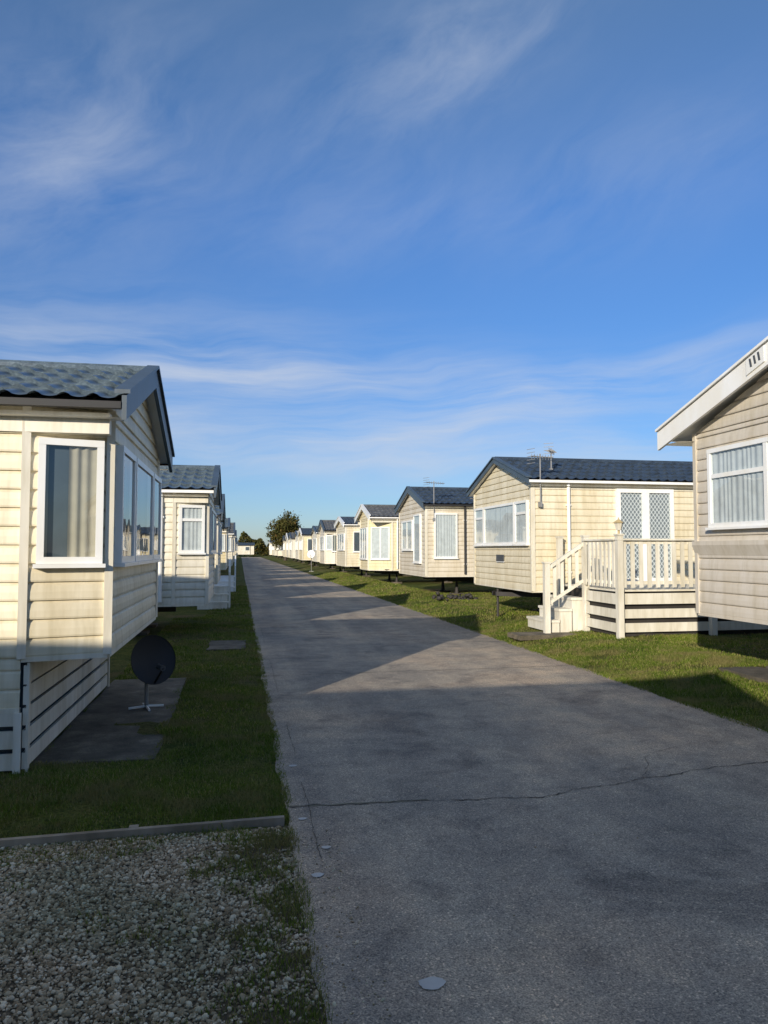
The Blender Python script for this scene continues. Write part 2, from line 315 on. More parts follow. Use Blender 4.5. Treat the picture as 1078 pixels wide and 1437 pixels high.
def caravan(side,xf,yn,W=3.5,zb=.8,ze=2.9,zr=3.5,L=10,wall='cream',roofm='roof_dark',cu=0,ci=0,ox=.12,oy=.12,
            gut='black',barge='bargegrey',front=None,cant=None,sides=(),zside=None,gz=0,wave=True,detail=True,pipes=(.8,),bh=.15,skirt=False,trim='ivory',name='static_caravan',pitch=.135,belt=None,hitch=False,bt=.035):
    PROF[0]=PROF_HI if abs(yn)<25 else PROF_LO
    E=empty(name,(xf+(-1 if side=='L' else 1)*L/2,yn+W/2,gz)); P=Parts(); sg=-1 if side=='L' else 1
    X=lambda u: xf+sg*u
    zside=zb if zside is None else zside
    mat=M[wall]; wt=ze-.02
    near=Frame((X(cu),yn),(X(L),yn),(0,-1)); far=Frame((X(cu),yn+W),(X(L),yn+W),(0,1))
    fr_=Frame((X(0),yn+ci),(X(0),yn+W-ci),(-sg,0)); back=Frame((X(L),yn),(X(L),yn+W),(sg,0))
    if zside<zb:
        for F in (near,far): siding(P,mat,F,zb,wt,pitch); siding(P,mat,F,zside,zb-.004,pitch,lap=.012)
    else:
        for F in (near,far): siding(P,mat,F,zb,wt,pitch)
    siding(P,mat,back,zb,ze-.02,pitch,gable=(0,zr-.05))
    siding(P,mat,fr_,zb,wt,pitch)
    G=Frame((X(0),yn),(X(0),yn+W),(-sg,0)); 
    siding(P,mat,G,wt+.001,wt+.002,pitch,gable=(0,zr-.05))
    if cu:
        cn=Frame((X(cu),yn),(X(0),yn+ci),(-sg*.3,-1)); cf=Frame((X(cu),yn+W),(X(0),yn+W-ci),(-sg*.3,1))
        for F in (cn,cf):
            siding(P,mat,F,zb,wt,pitch)
            for a in (0,F.L): fbox(P,'corner_trim',M[trim],F,a-.03,a+.03,.0,.038,zb-.01,wt)
        if cant: 
            for F in (cn,cf): window(P,F,*cant,detail=detail)
        P.poly('eave_soffit',M['ivory'],[Vector((X(0),yn,wt+.003)),Vector((X(cu),yn,wt+.003)),Vector((X(cu),yn+W,wt+.003)),Vector((X(0),yn+W,wt+.003))])
        for v in (yn-.0,yn+W-.03):
            P.box('eave_fascia',M['ivory'],min(X(-.02),X(L)),max(X(-.02),X(L)),v-.04,v+.05,ze-.22,ze-.065)
    else:
        for v,F in ((yn,near),(yn+W,far)):
            fbox(P,'corner_trim',M[trim],F,-.02,.05,.0,.036,zb-.01,wt)
        for s in (-.0,fr_.L): fbox(P,'corner_trim',M[trim],fr_,s-.03,s+.03,.0,.034,zb-.01,wt)
        for v in (yn-.03,yn+W-.02):
            P.box('eave_fascia',M[trim],min(X(-.02),X(L)),max(X(-.02),X(L)),v,v+.05,ze-.17,ze-.065)
    if front:
        for w in front: window(P,fr_,*w[:5],**(w[5] if len(w)>5 else {}),detail=detail)
    if belt:
        fbox(P,'belt_trim',M[trim],fr_,-.03,fr_.L+.03,.0,.07,belt,belt+.05)
        P.poly('belt_trim',M[trim],[fr_.P(-.03,.07,belt),fr_.P(fr_.L+.03,.07,belt),fr_.P(fr_.L+.03,.024,belt-.12),fr_.P(-.03,.024,belt-.12)])
    for w in sides: 
        kw=w[5] if len(w)>5 else {}
        if kw.get('door'): 
            kw2={q:v for q,v in kw.items() if q!='door'}
            window(P,near,w[0]-cu,w[1]-cu,w[2],w[3],w[4],fr=.08,detail=detail,**kw2)
        else: window(P,near,w[0]-cu,w[1]-cu,w[2],w[3],w[4],detail=detail,**kw)
    for u in pipes:
        P.tube('downpipe',M['white'] if gut!='black' else M['black'],(X(u),yn-.06,ze-.05),(X(u),yn-.06,zside+.05),.034,n=8)
        for zz in (zside+.35,ze-.5): P.box('pipe_clips',M['white'],X(u)-.05,X(u)+.05,yn-.07,yn,zz,zz+.03)
    for F in (near,far,fr_)+((cn,cf) if cu else ()):
        z=zside if F in (near,far) else zb
        fbox(P,'base_rail',M[trim],F,0,F.L,-.02,.024,z-.035,z)
    roof(P,M[roofm],side,xf,yn,W,L,ze,zr,ox,oy,wave,M[gut],M[barge],bh,bt)
    if not skirt: chassis(P,side,xf,yn,W,L,zb,gz,hitch) 
    if skirt:
        P.poly('underfloor',M['darksteel'],[Vector((X(.02),yn+ci,zb-.002)),Vector((X(L),yn,zb-.002)),Vector((X(L),yn+W,zb-.002)),Vector((X(.02),yn+W-ci,zb-.002))])
        us=.54
        sf=Frame((X(us),yn),(X(us),yn+W),(-sg,0)); sn=Frame((X(us),yn),(X(L),yn),(0,-1))
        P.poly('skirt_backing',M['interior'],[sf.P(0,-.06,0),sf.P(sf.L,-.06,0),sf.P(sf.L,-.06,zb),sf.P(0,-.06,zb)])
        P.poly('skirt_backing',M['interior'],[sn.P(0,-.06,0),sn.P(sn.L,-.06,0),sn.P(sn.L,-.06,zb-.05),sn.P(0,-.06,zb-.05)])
        for z0,z1 in ((.035,.15),(.185,.31),(.345,.465),(.49,.62),(.635,.77)):
            fbox(P,'skirt_planks',M['fence'],sf,0,sf.L,-.0,.022,z0,z1)
            if z1<.5: fbox(P,'skirt_planks',M['fence'],sn,0.03,sn.L,.0,.022,z0,z1)
        for a in (0.0,sf.L-.05): fbox(P,'skirt_posts',M['fence'],sf,a,a+.05,.0225,.04,.0,.79)
        for a in (.0,1.8,3.6): fbox(P,'skirt_posts',M['fence'],sn,a,a+.05,.0225,.04,.0,.44)
    P.build(E); return E,P

# ---------------------------------------------------------------- ground
def smooth(t): t=max(0,min(1,t)); return t*t*(3-2*t)
RX=.29
def gz(x,y):
    if .34<x<4.5: return -.03
    if x<=.34 and y<4.42: return -.03
    z=0
    if x>=4.5: z=-.012+.162*smooth((x-4.6)/1.6)
    if x>4.75 or x<.1: z+=.018*math.sin(x*2.1+1.3*math.sin(y*.9))*math.sin(y*1.7+x)*(min(1,(x-4.75)/.5) if x>1 else min(1,(.1-x)/.5))
    if .1<=x<=.34: z=-.010*min(1,(x-.1)/.12)
    return z
xs=[-600,-200,-80,-40,-25,-15,-10]+list(np.arange(-8,0,.3))+[0,.1,.22,.335,.345,1,2,3,4,4.49,4.51,4.6,4.7]+list(np.arange(4.8,13,.3))+[14,18,25,40,80,200,600]
ys=[-600,-200,-60,-20,-8,-2,2,4,4.41,4.43]+list(np.arange(4.7,30,.35))+[32,36,42,50,60,75,90,120,160,250,600,1500]
V=[(x,y,gz(x,y)) for y in ys for x in xs]; w=len(xs)
Fc=[(j*w+i,j*w+i+1,(j+1)*w+i+1,(j+1)*w+i) for j in range(len(ys)-1) for i in range(w-1)]
mkobj('ground',V,Fc,M['turf'],smooth=True)
V=[];Fc=[]; yy=list(np.arange(-40,40,.1))+list(np.arange(40,172,2))
rl=lambda y:RX+.010*math.sin(y*3.1)+.008*math.sin(y*9.7+1)+.006*random.uniform(-1,1)
rr=lambda y:4.58+.02*math.sin(y*2.3)+.015*math.sin(y*8.1+1)+.010*random.uniform(-1,1)
for y in yy:
    a=rl(y);b=rr(y); V+= [(a,y,-.05),(a,y,.0),(b,y,.0),(b,y,-.05)]
for i in range(len(yy)-1):
    for k in range(3): a=i*4+k; Fc.append((a,a+1,a+5,a+4))
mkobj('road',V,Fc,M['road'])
P=Parts(); E=empty('road_cracks',(2,5,0))
def crack(pts,w0,k='crack',mat='crack',z=.004,jit=.02,step=.05):
    out=[]
    for (a,b) in zip(pts[:-1],pts[1:]):
        L=math.hypot(b[0]-a[0],b[1]-a[1]); n=max(2,int(L/step))
        for i in range(n): out.append((a[0]+(b[0]-a[0])*i/n,a[1]+(b[1]-a[1])*i/n))
    out.append(pts[-1]); off=0; A=[];B=[]
    for i,p in enumerate(out):
        q=out[min(i+1,len(out)-1)]; r=out[max(i-1,0)]; d=Vector((q[0]-r[0],q[1]-r[1])).normalized(); n=Vector((-d.y,d.x))
        off=off*.85+random.uniform(-jit,jit); w=w0*random.uniform(.15,1.3)
        A.append(Vector((p[0]+n.x*(off-w),p[1]+n.y*(off-w),z))); B.append(Vector((p[0]+n.x*(off+w),p[1]+n.y*(off+w),z)))
    P.grid(k,M[mat],[A,B],False)
crack([(.31,4.72),(1.0,4.68),(1.9,4.62),(2.7,4.78),(3.4,4.98),(4.56,5.05)],.0055,step=.03,jit=.016)
crack([(.31,4.74),(1.2,4.70)],.012,'joint_moss','moss',.003,.01)
crack([(2.75,4.8),(3.1,5.3),(3.7,5.6)],.002)
crack([(1.2,7.6),(2.0,7.9),(3.2,7.7),(4.5,8.0)],.003)
crack([(2.2,6.2),(3.0,6.05),(4.5,6.3)],.002)
for y in (9.6,14.4,19.2,24,28.8,33.6,38.4,43,48,53,58): crack([(.31,y),(4.56,y+.06)],.008,jit=.004)
for (a,b) in ((3.9,5.2),(5.9,7.0),(8.5,11),(13,16)): crack([(.43,a),(.44,b)],.0022,jit=.006)
P.build(E)
P=Parts(); E=empty('road_paint_spots',(1,3,0))
for (cx,cy,r) in ((.71,2.73,.05),(.39,3.72,.03),(.47,4.05,.025),(.38,4.5,.025),(.40,5.6,.03)):
    P.poly('spot',M['blob'],[Vector((cx+r*(1+.12*math.sin(3*t+cx)+.1*random.uniform(-1,1))*math.cos(t),cy+r*.8*math.sin(t)*(1+.1*random.uniform(-1,1)),.0045)) for t in np.linspace(0,2*math.pi,20,endpoint=False)])
P.build(E)
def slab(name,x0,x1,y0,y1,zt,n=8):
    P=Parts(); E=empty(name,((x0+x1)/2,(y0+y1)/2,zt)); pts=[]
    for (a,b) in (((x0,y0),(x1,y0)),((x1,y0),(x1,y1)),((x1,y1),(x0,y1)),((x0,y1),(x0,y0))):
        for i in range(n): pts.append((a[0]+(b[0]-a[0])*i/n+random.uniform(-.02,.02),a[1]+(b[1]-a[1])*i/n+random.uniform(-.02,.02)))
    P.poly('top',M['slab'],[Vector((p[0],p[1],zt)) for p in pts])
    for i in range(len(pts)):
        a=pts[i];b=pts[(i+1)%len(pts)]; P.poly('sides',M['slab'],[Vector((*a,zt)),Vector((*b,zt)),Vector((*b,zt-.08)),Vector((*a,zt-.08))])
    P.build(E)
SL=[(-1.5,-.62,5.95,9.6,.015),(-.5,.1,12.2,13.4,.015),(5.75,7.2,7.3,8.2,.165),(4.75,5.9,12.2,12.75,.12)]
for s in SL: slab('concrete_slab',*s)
def inslab(x,y): return any(a+.03*math.sin(9*y)<x<b+.05*math.sin(7*y)-.05 and c+.04<y<d-.05 for a,b,c,d,_ in SL)
mkobj('gravel_bed',[(-9,-3,-.006),(.36,-3,-.006),(.36,4.43,-.006),(-9,4.43,-.006)],[(0,1,2,3)],M['gravelbed'])
P=Parts(); E=empty('timber_edging',(-3,4.42,0))
P.hexa('board',M['timber'],(-6,4.20,-.05),(6.27,.24,0),(0,.035,0),(0,0,.09)); 
for x in (-4,-2.2,-.6): P.box('peg',M['timber'],x,x+.05,4.47+x*.04,4.51+x*.04,-.02,.04)
P.build(E)
def trimesh(name,v,t,mat,smooth=False):
    me=bpy.data.meshes.new(name); me.vertices.add(len(v)); me.vertices.foreach_set("co",v.astype(np.float32).ravel())
    me.loops.add(len(t)*3); me.loops.foreach_set("vertex_index",t.astype(np.int32).ravel())
    me.polygons.add(len(t)); me.polygons.foreach_set("loop_start",np.arange(0,len(t)*3,3,dtype=np.int32)); me.polygons.foreach_set("loop_total",np.full(len(t),3,dtype=np.int32))
    me.materials.append(mat); me.update(calc_edges=True); me.validate()
    if smooth: me.polygons.foreach_set("use_smooth",np.ones(len(t),dtype=bool))
    ob=bpy.data.objects.new(name,me); scene.collection.objects.link(ob); return ob
ph=(1+5**.5)/2
ico=np.array([(-1,ph,0),(1,ph,0),(-1,-ph,0),(1,-ph,0),(0,-1,ph),(0,1,ph),(0,-1,-ph),(0,1,-ph),(ph,0,-1),(ph,0,1),(-ph,0,-1),(-ph,0,1)])/1.9
icf=np.array([(0,11,5),(0,5,1),(0,1,7),(0,7,10),(0,10,11),(1,5,9),(5,11,4),(11,10,2),(10,7,6),(7,1,8),(3,9,4),(3,4,2),(3,2,6),(3,6,8),(3,8,9),(4,9,5),(2,4,11),(6,2,10),(8,6,7),(9,8,1)])
def noise2(x,y,s=1.0,seed=0):
    return (np.sin(x*2.3*s+1.7*np.sin(y*1.9*s+seed))+np.sin(y*3.1*s+1.3*np.sin(x*2.7*s+seed*2))+.6*np.sin((x+y)*6.1*s+seed)+.5*np.sin((x-1.3*y)*9.3*s+2*seed))/3.1
def gfield(x,y):
    return noise2(x,y,2.6,1)*.85+.40*noise2(x,y,7.,3)-(.88-1.15*np.clip((x+.75)/.95,0,1)**1.3)
def pebbles(n,x0,x1,y0,y1,smin,smax,weeds=False,z0=.0):
    x=np.random.uniform(x0,x1,n); y=np.random.uniform(y0,y1,n)
    if weeds:
        k=gfield(x,y)+np.random.uniform(-.5,.5,n)<.25; x=x[k];y=y[k];n=len(x)
    s=np.random.uniform(smin,smax,n)*np.where(np.random.rand(n)<.08,1.6,1)
    sc=np.stack([s,s*np.random.uniform(.6,1,n),s*np.random.uniform(.4,.8,n)],1)
    v=ico[None]*(1+np.random.uniform(-.22,.22,(n,12,1)))*sc[:,None,:]
    a=np.random.uniform(0,6.28,n); ca,sa=np.cos(a)[:,None],np.sin(a)[:,None]
    tilt=np.random.uniform(-.5,.5,n)[:,None]; vz=v[:,:,2]+v[:,:,0]*tilt
    vx=v[:,:,0]*ca-v[:,:,1]*sa; vy=v[:,:,0]*sa+v[:,:,1]*ca
    zz=(z0+s*.3)[:,None]
    out=np.stack([vx+x[:,None],vy+y[:,None],vz+zz],2).reshape(-1,3)
    t=(icf[None]+(np.arange(n)*12)[:,None,None]).reshape(-1,3); return out,t
def cat(l):
    vs=[];ts=[];o=0
    for v,t in l: vs.append(v);ts.append(t+o);o+=len(v)
    return np.concatenate(vs),np.concatenate(ts)
trimesh('gravel',*cat([pebbles(36000,-1.9,.30,1.6,3.3,.003,.0105,True,-.005),pebbles(28000,-2.4,.30,3.3,4.40,.004,.012,True,-.005),pebbles(350,.30,.55,1.6,4.3,.003,.006),pebbles(220,.3,4.4,1.8,7,.002,.0045)]),M['pebble'])
def blades(x,y,hmin,hmax,wd,zoff=0):
    n=len(x); z=np.array([gz(a,b) for a,b in zip(x,y)])+zoff ; h=np.random.uniform(hmin,hmax,n)*(1+.45*noise2(x,y,1.3,4))
    a=np.random.uniform(0,6.28,n); w=wd*np.random.uniform(.6,1.2,n)
    dx=np.cos(a)*w/2; dy=np.sin(a)*w/2; la=np.random.uniform(0,6.28,n); ln=h*np.random.uniform(.15,1.1,n)
    lx=np.cos(la)*ln; ly=np.sin(la)*ln
    v=np.zeros((n,5,3))
    v[:,0]=np.stack([x-dx,y-dy,z-.005],1); v[:,1]=np.stack([x+dx,y+dy,z-.005],1)
    v[:,2]=np.stack([x-dx*.8+lx*.35,y-dy*.8+ly*.35,z+h*.6],1); v[:,3]=np.stack([x+dx*.8+lx*.35,y+dy*.8+ly*.35,z+h*.6],1)
    v[:,4]=np.stack([x+lx,y+ly,z+h],1)
    t=np.array([(0,1,3),(0,3,2),(2,3,4)])[None]+(np.arange(n)*5)[:,None,None]
    return v.reshape(-1,3),t.reshape(-1,3)
def scatter(n,x0,x1,y0,y1,keep=None,bare=.42):
    x=np.random.uniform(x0,x1,n); y=np.random.uniform(y0,y1,n)
    k=np.array([not inslab(a,b) for a,b in zip(x,y)])
    if keep is not None: k&=keep(x,y)
    if bare: k&=(.55*noise2(x,y,1.1,7)+.45*noise2(x,y,4.3,2)+np.random.uniform(-.35,.35,n)<bare)
    return x[k],y[k]
B=[]
B.append(blades(*scatter(60000,-2.6,.31,4.47,6.2,lambda x,y:~((x<-1.55)&(y>5.75)),.25),.012,.036,.0045))
B.append(blades(*scatter(48000,-1.5,.31,6.2,10,None,.15),.014,.038,.006))
B.append(blades(*scatter(30000,-1.5,.31,10,18,None,.12),.02,.045,.010))
B.append(blades(*scatter(14000,-.8,.31,18,34,None,.3),.025,.05,.018))
B.append(blades(*scatter(12000,.22,.38,4.45,14,lambda x,y:noise2(x,y,2.)+.2>0),.014,.035,.005))
trimesh('grass',*cat(B),M['grass'])
B=[]
B.append(blades(*scatter(66000,4.52,6.6,5.6,10.5,None,.3),.02,.042,.007))
B.append(blades(*scatter(64000,4.52,9,10.5,15,lambda x,y:(x<6.2)|(y<11.3),.3),.02,.042,.009))
B.append(blades(*scatter(30000,6.5,12,7,11.4,lambda x,y:y>8.0,.3),.02,.042,.012))
B.append(blades(*scatter(40000,4.52,10,15,24,None,.3),.025,.05,.014))
B.append(blades(*scatter(24000,4.52,6.5,24,48),.025,.055,.025))
trimesh('grass.001',*cat(B),M['grass'])
gk=lambda x,y: gfield(x,y)+np.random.uniform(-.35,.35,len(x))>.1
B=[blades(*scatter(80000,-2.4,.33,1.6,4.36,gk,0),.012,.036,.004,.025), blades(*scatter(10000,-2.4,.31,4.12,4.45,lambda x,y:noise2(x,y,2.)>-.1,0),.012,.03,.004,.025)]
trimesh('grass_tufts',*cat(B),M['grass'])
# dry clippings along the skirt and scattered thatch
def gauss(n,cx,cy,sx,sy):
    x=np.random.normal(cx,sx,n);y=np.random.normal(cy,sy,n);k=(y>4.5)&(x<.25)&~((x<-1.52)&(y>5.74)); return x[k],y[k]
B=[blades(*gauss(5200,-1.75,5.3,.33,.22),.006,.02,.004),blades(*gauss(1600,-1.1,5.65,.2,.15),.006,.02,.004),blades(*gauss(1500,-.3,8.6,.2,1.0),.008,.02,.006),blades(*gauss(1200,-.3,5.5,.4,.5),.008,.02,.004)]
trimesh('dry_grass_clippings',*cat(B),M['straw'])

# ---------------------------------------------------------------- caravans
fr3=lambda z0,z1,st='sides':[(.12,.85,z0,z1,st),(.90,2.2,z0,z1,st),(2.25,2.98,z0,z1,st)]
caravan('L',-.98,5.77,3.4,.83,2.68,3.32,wall='cream',roofm='roof_blue',cu=.56,ci=.15,zside=.47,skirt=True,front=fr3(1.5,2.42),
        cant=(.08,.53,1.5,2.42,'right'),sides=[(2.2,3.2,1.5,2.4,'net')],pipes=(1.4,),trim='ivory',wave=2)
caravan('L',-.6,13.85,3.4,.62,2.68,3.26,wall='ivory',roofm='roof_blue',cu=.58,ci=.15,front=fr3(1.55,2.4),cant=(.08,.54,1.55,2.42,'net',(),2.15),pipes=(.8,),sides=[(2,3,1.5,2.4,'net')],gut='white')
caravan('L',-1.0,-3.3,3.6,.7,2.7,3.44,wall='ivory',roofm='roof_grey',front=[(.2,3.2,1.5,2.4,'net',dict(mull=(1.2,2.2)))],sides=[(2,3,1.5,2.4,'net')])
caravan('L',-.9,-11.3,3.6,.7,2.7,3.4,wall='cream',roofm='roof_dark',front=[(.2,3.2,1.5,2.4,'net')])
caravan('L',-.9,-19.9,3.6,.7,2.7,3.4,wall='cream',roofm='roof_dark')
walls=['ivory','cream','yellow','ivory','sand','ivory','cream','ivory']; roofs=['roof_dark','roof_blue','roof_grey','roof_dark','roof_grey','roof_white']
y=21.9; i=0
while y<145:
    cz=random.random()<.6; far=y>60
    caravan('L',-.62+random.uniform(-.25,.15),y,3.4,.65,2.65+random.uniform(-.08,.08),3.2+random.uniform(-.1,.1),wall=walls[i%8],roofm=roofs[(i*3+1)%6],
        cu=.58 if cz else 0,ci=.15 if cz else 0,cant=(.08,.54,1.55,2.4,'net') if cz else None,front=[(.15,2.9,1.5,2.4,'net',dict(mull=(1.0,2.0)))],
        wave=y<45,detail=not far,pipes=(.9,),gut='white' if i%2 else 'black',sides=[(1.6,2.4,1.5,2.4,'net')])
    y+=8.0+random.uniform(-.3,.4); i+=1
G=.15
net3=[(.10,.78,1.72,2.6,'net',dict(transom=2.35)),(.80,2.75,1.72,2.6,'net'),(2.77,3.45,1.72,2.6,'net',dict(transom=2.35))]
caravan('R',5.6,4.7,3.6,.83,3.07,3.74,wall='beige',roofm='roof_grey',gut='white',barge='bargewhite',bh=.2,ox=.22,oy=.40,trim='beige',belt=1.66,gz=G,hitch=True,
    front=[(.25,3.28,1.87,2.81,'net',dict(mull=(1.25,2.28),transom=2.48))],sides=[(1,2.5,1.8,2.8,'net')])
caravan('R',5.66,13.78,3.6,.80,2.98,3.60,wall='cream',roofm='roof_dark',gut='white',barge='bargegrey',bh=.07,trim='ivory',front=net3,gz=G,hitch=True,wave=2,
    sides=[(1.79,2.42,.96,2.84,'lace',dict(door=1)),(2.42,3.05,.96,2.84,'lace',dict(door=1)),(4.6,5.6,1.75,2.6,'net')],pipes=(.75,))
caravan('R',5.66,22.3,3.8,.80,3.02,3.66,wall='sand',roofm='roof_dark',gut='black',barge='bargegrey',front=[(.5,1.4,1.2,2.75,'net'),(1.6,3.2,1.6,2.6,'net',dict(mull=(2.4,)))],gz=G,
    sides=[(.25,1.0,1.35,2.75,'net'),(3.0,4.0,1.7,2.6,'net')],pipes=(1.25,))
caravan('R',5.5,31.0,3.7,.75,3.0,3.58,wall='yellow',roofm='roof_grey',gut='white',barge='white',cu=.9,ci=.8,cant=(.1,1.05,1.2,2.6,'net',(.57,)),front=[(.1,2.0,1.2,2.6,'net',dict(mull=(.7,1.3)))],gz=G,
    sides=[(1.4,2.2,1.6,2.6,'lace')],pipes=(1.1,))
caravan('R',5.7,-4.3,3.6,.8,3.0,3.6,wall='ivory',roofm='roof_grey',front=net3,gz=G)
caravan('R',5.7,-13.3,3.6,.8,3.0,3.6,wall='cream',roofm='roof_dark',front=net3,gz=G)
y=39.4; i=3
while y<150:
    cz=random.random()<.4; far=y>62
    if not 98<y<109:
        caravan('R',5.6+random.uniform(-.3,.3),y,3.6,.75,2.95+random.uniform(-.1,.1),3.5+random.uniform(-.12,.12),wall=walls[(i*3)%8],roofm=roofs[(i*5)%6],gz=G,
            cu=.6 if cz else 0,ci=.3 if cz else 0,cant=(.08,.58,1.6,2.55,'net') if cz else None,front=[(.2,2.8,1.6,2.5,'net',dict(mull=(1.1,2.0)))],
            wave=y<48,detail=not far,gut='white' if i%2 else 'black',barge='white' if i%3==0 else 'bargegrey',sides=[(.4,1.1,1.5,2.6,'dark'),(1.7,2.6,1.6,2.5,'net')])
    y+=8.4+random.uniform(-.4,.5); i+=1
for k,(xx,yy_) in enumerate(((3.2,178),(-6.5,170),(17,175),(24,160))):
    caravan('L',xx,yy_,3.4,.6,2.7,3.3,wall=walls[k],roofm=roofs[k],wave=False,detail=False,sides=[(1,2,1.5,2.4,'dark'),(4,5,1.5,2.4,'dark'),(7,8,1.5,2.4,'dark')])
P=Parts(); E=empty('caravan_badge',(5.33,6.85,3.65)); 
P.hexa('plate',M['white'],(5.338,6.70,3.56),(-.014,0,0),(0,.28,-.085),(0,0,.17))
for a in range(3): P.hexa('emblem',M['dgrey'],(5.323,6.75+a*.065,3.59-a*.02),(-.006,0,0),(0,.025,.0),(0,.02,.09))
P.build(E)
P=Parts(); E=empty('number_sign',(5.64,15.3,1.4)); P.box('plate',M['dgrey'],5.61,5.632,15.3,15.75,1.35,1.50); P.box('frame',M['white'],5.61,5.6325,15.28,15.77,1.335,1.35); P.build(E)
# entrance steps between the left caravans
def steps(x,y,mat):
    P=Parts(); E=empty('entrance_steps',(x,y,0))
    for i in range(3):
        P.box('treads',mat,x-.9,x-.1,y+.26*i,y+.26*i+.28,.2*(i+1)-.04,.2*(i+1)); P.box('risers',mat,x-.88,x-.12,y+.26*i+.01,y+.26*i+.03,.2*i,.2*(i+1)-.041)
    for xx in (x-.92,x-.1):
        for yy_ in (y+.02,y+.72): P.box('posts',mat,xx,xx+.05,yy_,yy_+.05,0,.95 if yy_<y+.1 else 1.35)
        P.hexa('hand_rail',mat,(xx,y+.02,.95),(.05,0,0),(0,.75,.4),(0,0,.05))
    P.build(E)
steps(-.2,20.6,M['fence']); steps(-.1,29.0,M['white']); steps(5.7,20.9+9.0,M['fence']) if 0 else None

# ---------------------------------------------------------------- deck
P=Parts(); E=empty('timber_deck',(7.8,12.5,.15)); Wd=M['fence']
dx0,dx1,dy0,dy1,dz=6.15,9.6,11.35,13.70,.94
y=dy0
while y<dy1-.1:
    P.box('floor_boards',Wd,dx0,dx1,y,y+.12,dz-.03,dz); y+=.127
def planks(ax,f,a,b):
    for z0,z1 in ((.24,.39),(.47,.62),(.70,.88)):
        if ax=='x': P.box('skirt_planks',Wd,a,b,f-.022,f,z0,z1)
        else: P.box('skirt_planks',Wd,f-.022,f,a,b,z0,z1)
planks('x',dy0,dx0,dx1); planks('y',dx0,dy0,12.6)
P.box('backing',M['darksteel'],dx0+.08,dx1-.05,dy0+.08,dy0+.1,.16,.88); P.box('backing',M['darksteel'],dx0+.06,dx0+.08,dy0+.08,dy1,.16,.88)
def post(x,y,zt=1.84,z0=.12,w=.1):
    P.box('posts',Wd,x-w/2,x+w/2,y-w/2,y+w/2,z0,zt); P.box('post_caps',Wd,x-w/2-.015,x+w/2+.015,y-w/2-.015,y+w/2+.015,zt,zt+.03)
for x in (dx0,7.85,dx1): post(x,dy0-.075,zt=1.84)
post(dx0,12.5,1.84); post(dx0,13.6,1.84)
def rail(ax,f,a,b):
    n=int((b-a)/.15)
    for z0,z1 in ((1.70,1.76),(1.03,1.085)):
        if ax=='x': P.box('rails',Wd,a,b,f-.03,f+.015,z0,z1)
        else: P.box('rails',Wd,f-.03,f+.015,a,b,z0,z1)
    for i in range(n+1):
        q=a+.04+(b-a-.08)*i/n
        if ax=='x': P.box('balusters',Wd,q-.035,q+.035,f-.052,f-.031,.98,1.74)
        else: P.box('balusters',Wd,f-.052,f-.031,q-.035,q+.035,.98,1.74)
rail('x',dy0-.03,dx0+.05,7.8); rail('x',dy0-.03,7.9,dx1-.05); rail('y',dx0,dy0+.0,12.45)
P.box('top_rail',Wd,dx0-.06,dx1,dy0-.13,dy0-.01,1.762,1.79); P.box('top_rail',Wd,dx0-.07,dx0+.05,dy0-.0,12.5,1.762,1.79)
g_=.24
for i in range(3):
    xx=dx0-g_*(i+1); zt=dz-.2*(i+1)
    P.box('treads',Wd,xx-.02,xx+g_,12.55,13.5,zt-.045,zt); P.box('risers',Wd,xx,xx+.02,12.57,13.48,max(.1,zt-.2),zt-.045)
    P.box('side_cheeks',Wd,xx+.021,xx+g_-.001,12.575,12.60,.1,zt-.046)
for yy_ in (12.50,):
    P.hexa('hand_rail',Wd,(dx0-.72,yy_-.02,1.24),(.72,0,.46),(0,.06,0),(0,0,.07))
    P.hexa('hand_rail',Wd,(dx0-.70,yy_,.62),(.70,0,.42),(0,.04,0),(0,0,.06))
    post(dx0-.75,yy_+.01,1.36,.1)
    for i in range(1,5):
        q=.72*i/5; P.box('balusters',Wd,dx0-.72+q-.03,dx0-.72+q+.03,yy_+.041,yy_+.06,.62+.6*q,1.26+.64*q)
P.build(E)
P=Parts(); E=empty('post_lantern',(dx0+.02,dy0-.075,1.87)); x,y=dx0,dy0-.075
P.tube('stem',M['brass'],(x,y,1.87),(x,y,1.93),.02); P.tube('body',M['fence'],(x,y,1.93),(x,y,2.05),.045,.075,6); P.tube('roof_cap',M['brass'],(x,y,2.05),(x,y,2.11),.10,.015,6); P.tube('finial',M['brass'],(x,y,2.11),(x,y,2.14),.01)
P.build(E)

# ---------------------------------------------------------------- aerials, dishes
def aerial(x,y,z0,z1,ang=0,s=1):
    P=Parts(); E=empty('tv_aerial',(x,y,z0)); S=M['steel']
    P.tube('mast',S,(x,y,z0),(x,y,z1),.014,n=6)
    d=Vector((math.cos(ang),math.sin(ang),0)); e=Vector((-d.y,d.x,0)); c=Vector((x,y,z1-.06))
    P.tube('boom',S,c-d*.35*s,c+d*.45*s,.009,n=5)
    for i in range(8):
        p=c+d*(-.3+.1*i)*s; hl=(.15-.007*i)*s; P.tube('elements',S,p-e*hl,p+e*hl,.006,n=4); P.tube('elements',S,p-Vector((0,0,.05)),p+Vector((0,0,.05)),.005,n=4)
    q=c-d*.33*s
    for k in (-.14,-.07,0,.07,.14): P.tube('reflector',S,q+Vector((0,0,k))-e*.17*s,q+Vector((0,0,k))+e*.17*s,.006,n=4)
    P.box('bracket',S,x-.03,x+.03,y-.02,y+.06,z0,z0+.1); P.build(E)
aerial(5.80,13.68,2.45,3.50,.3,.7); aerial(6.35,14.4,3.2,3.72,.9,.6); aerial(5.9,22.22,2.5,3.75,.4,.9)
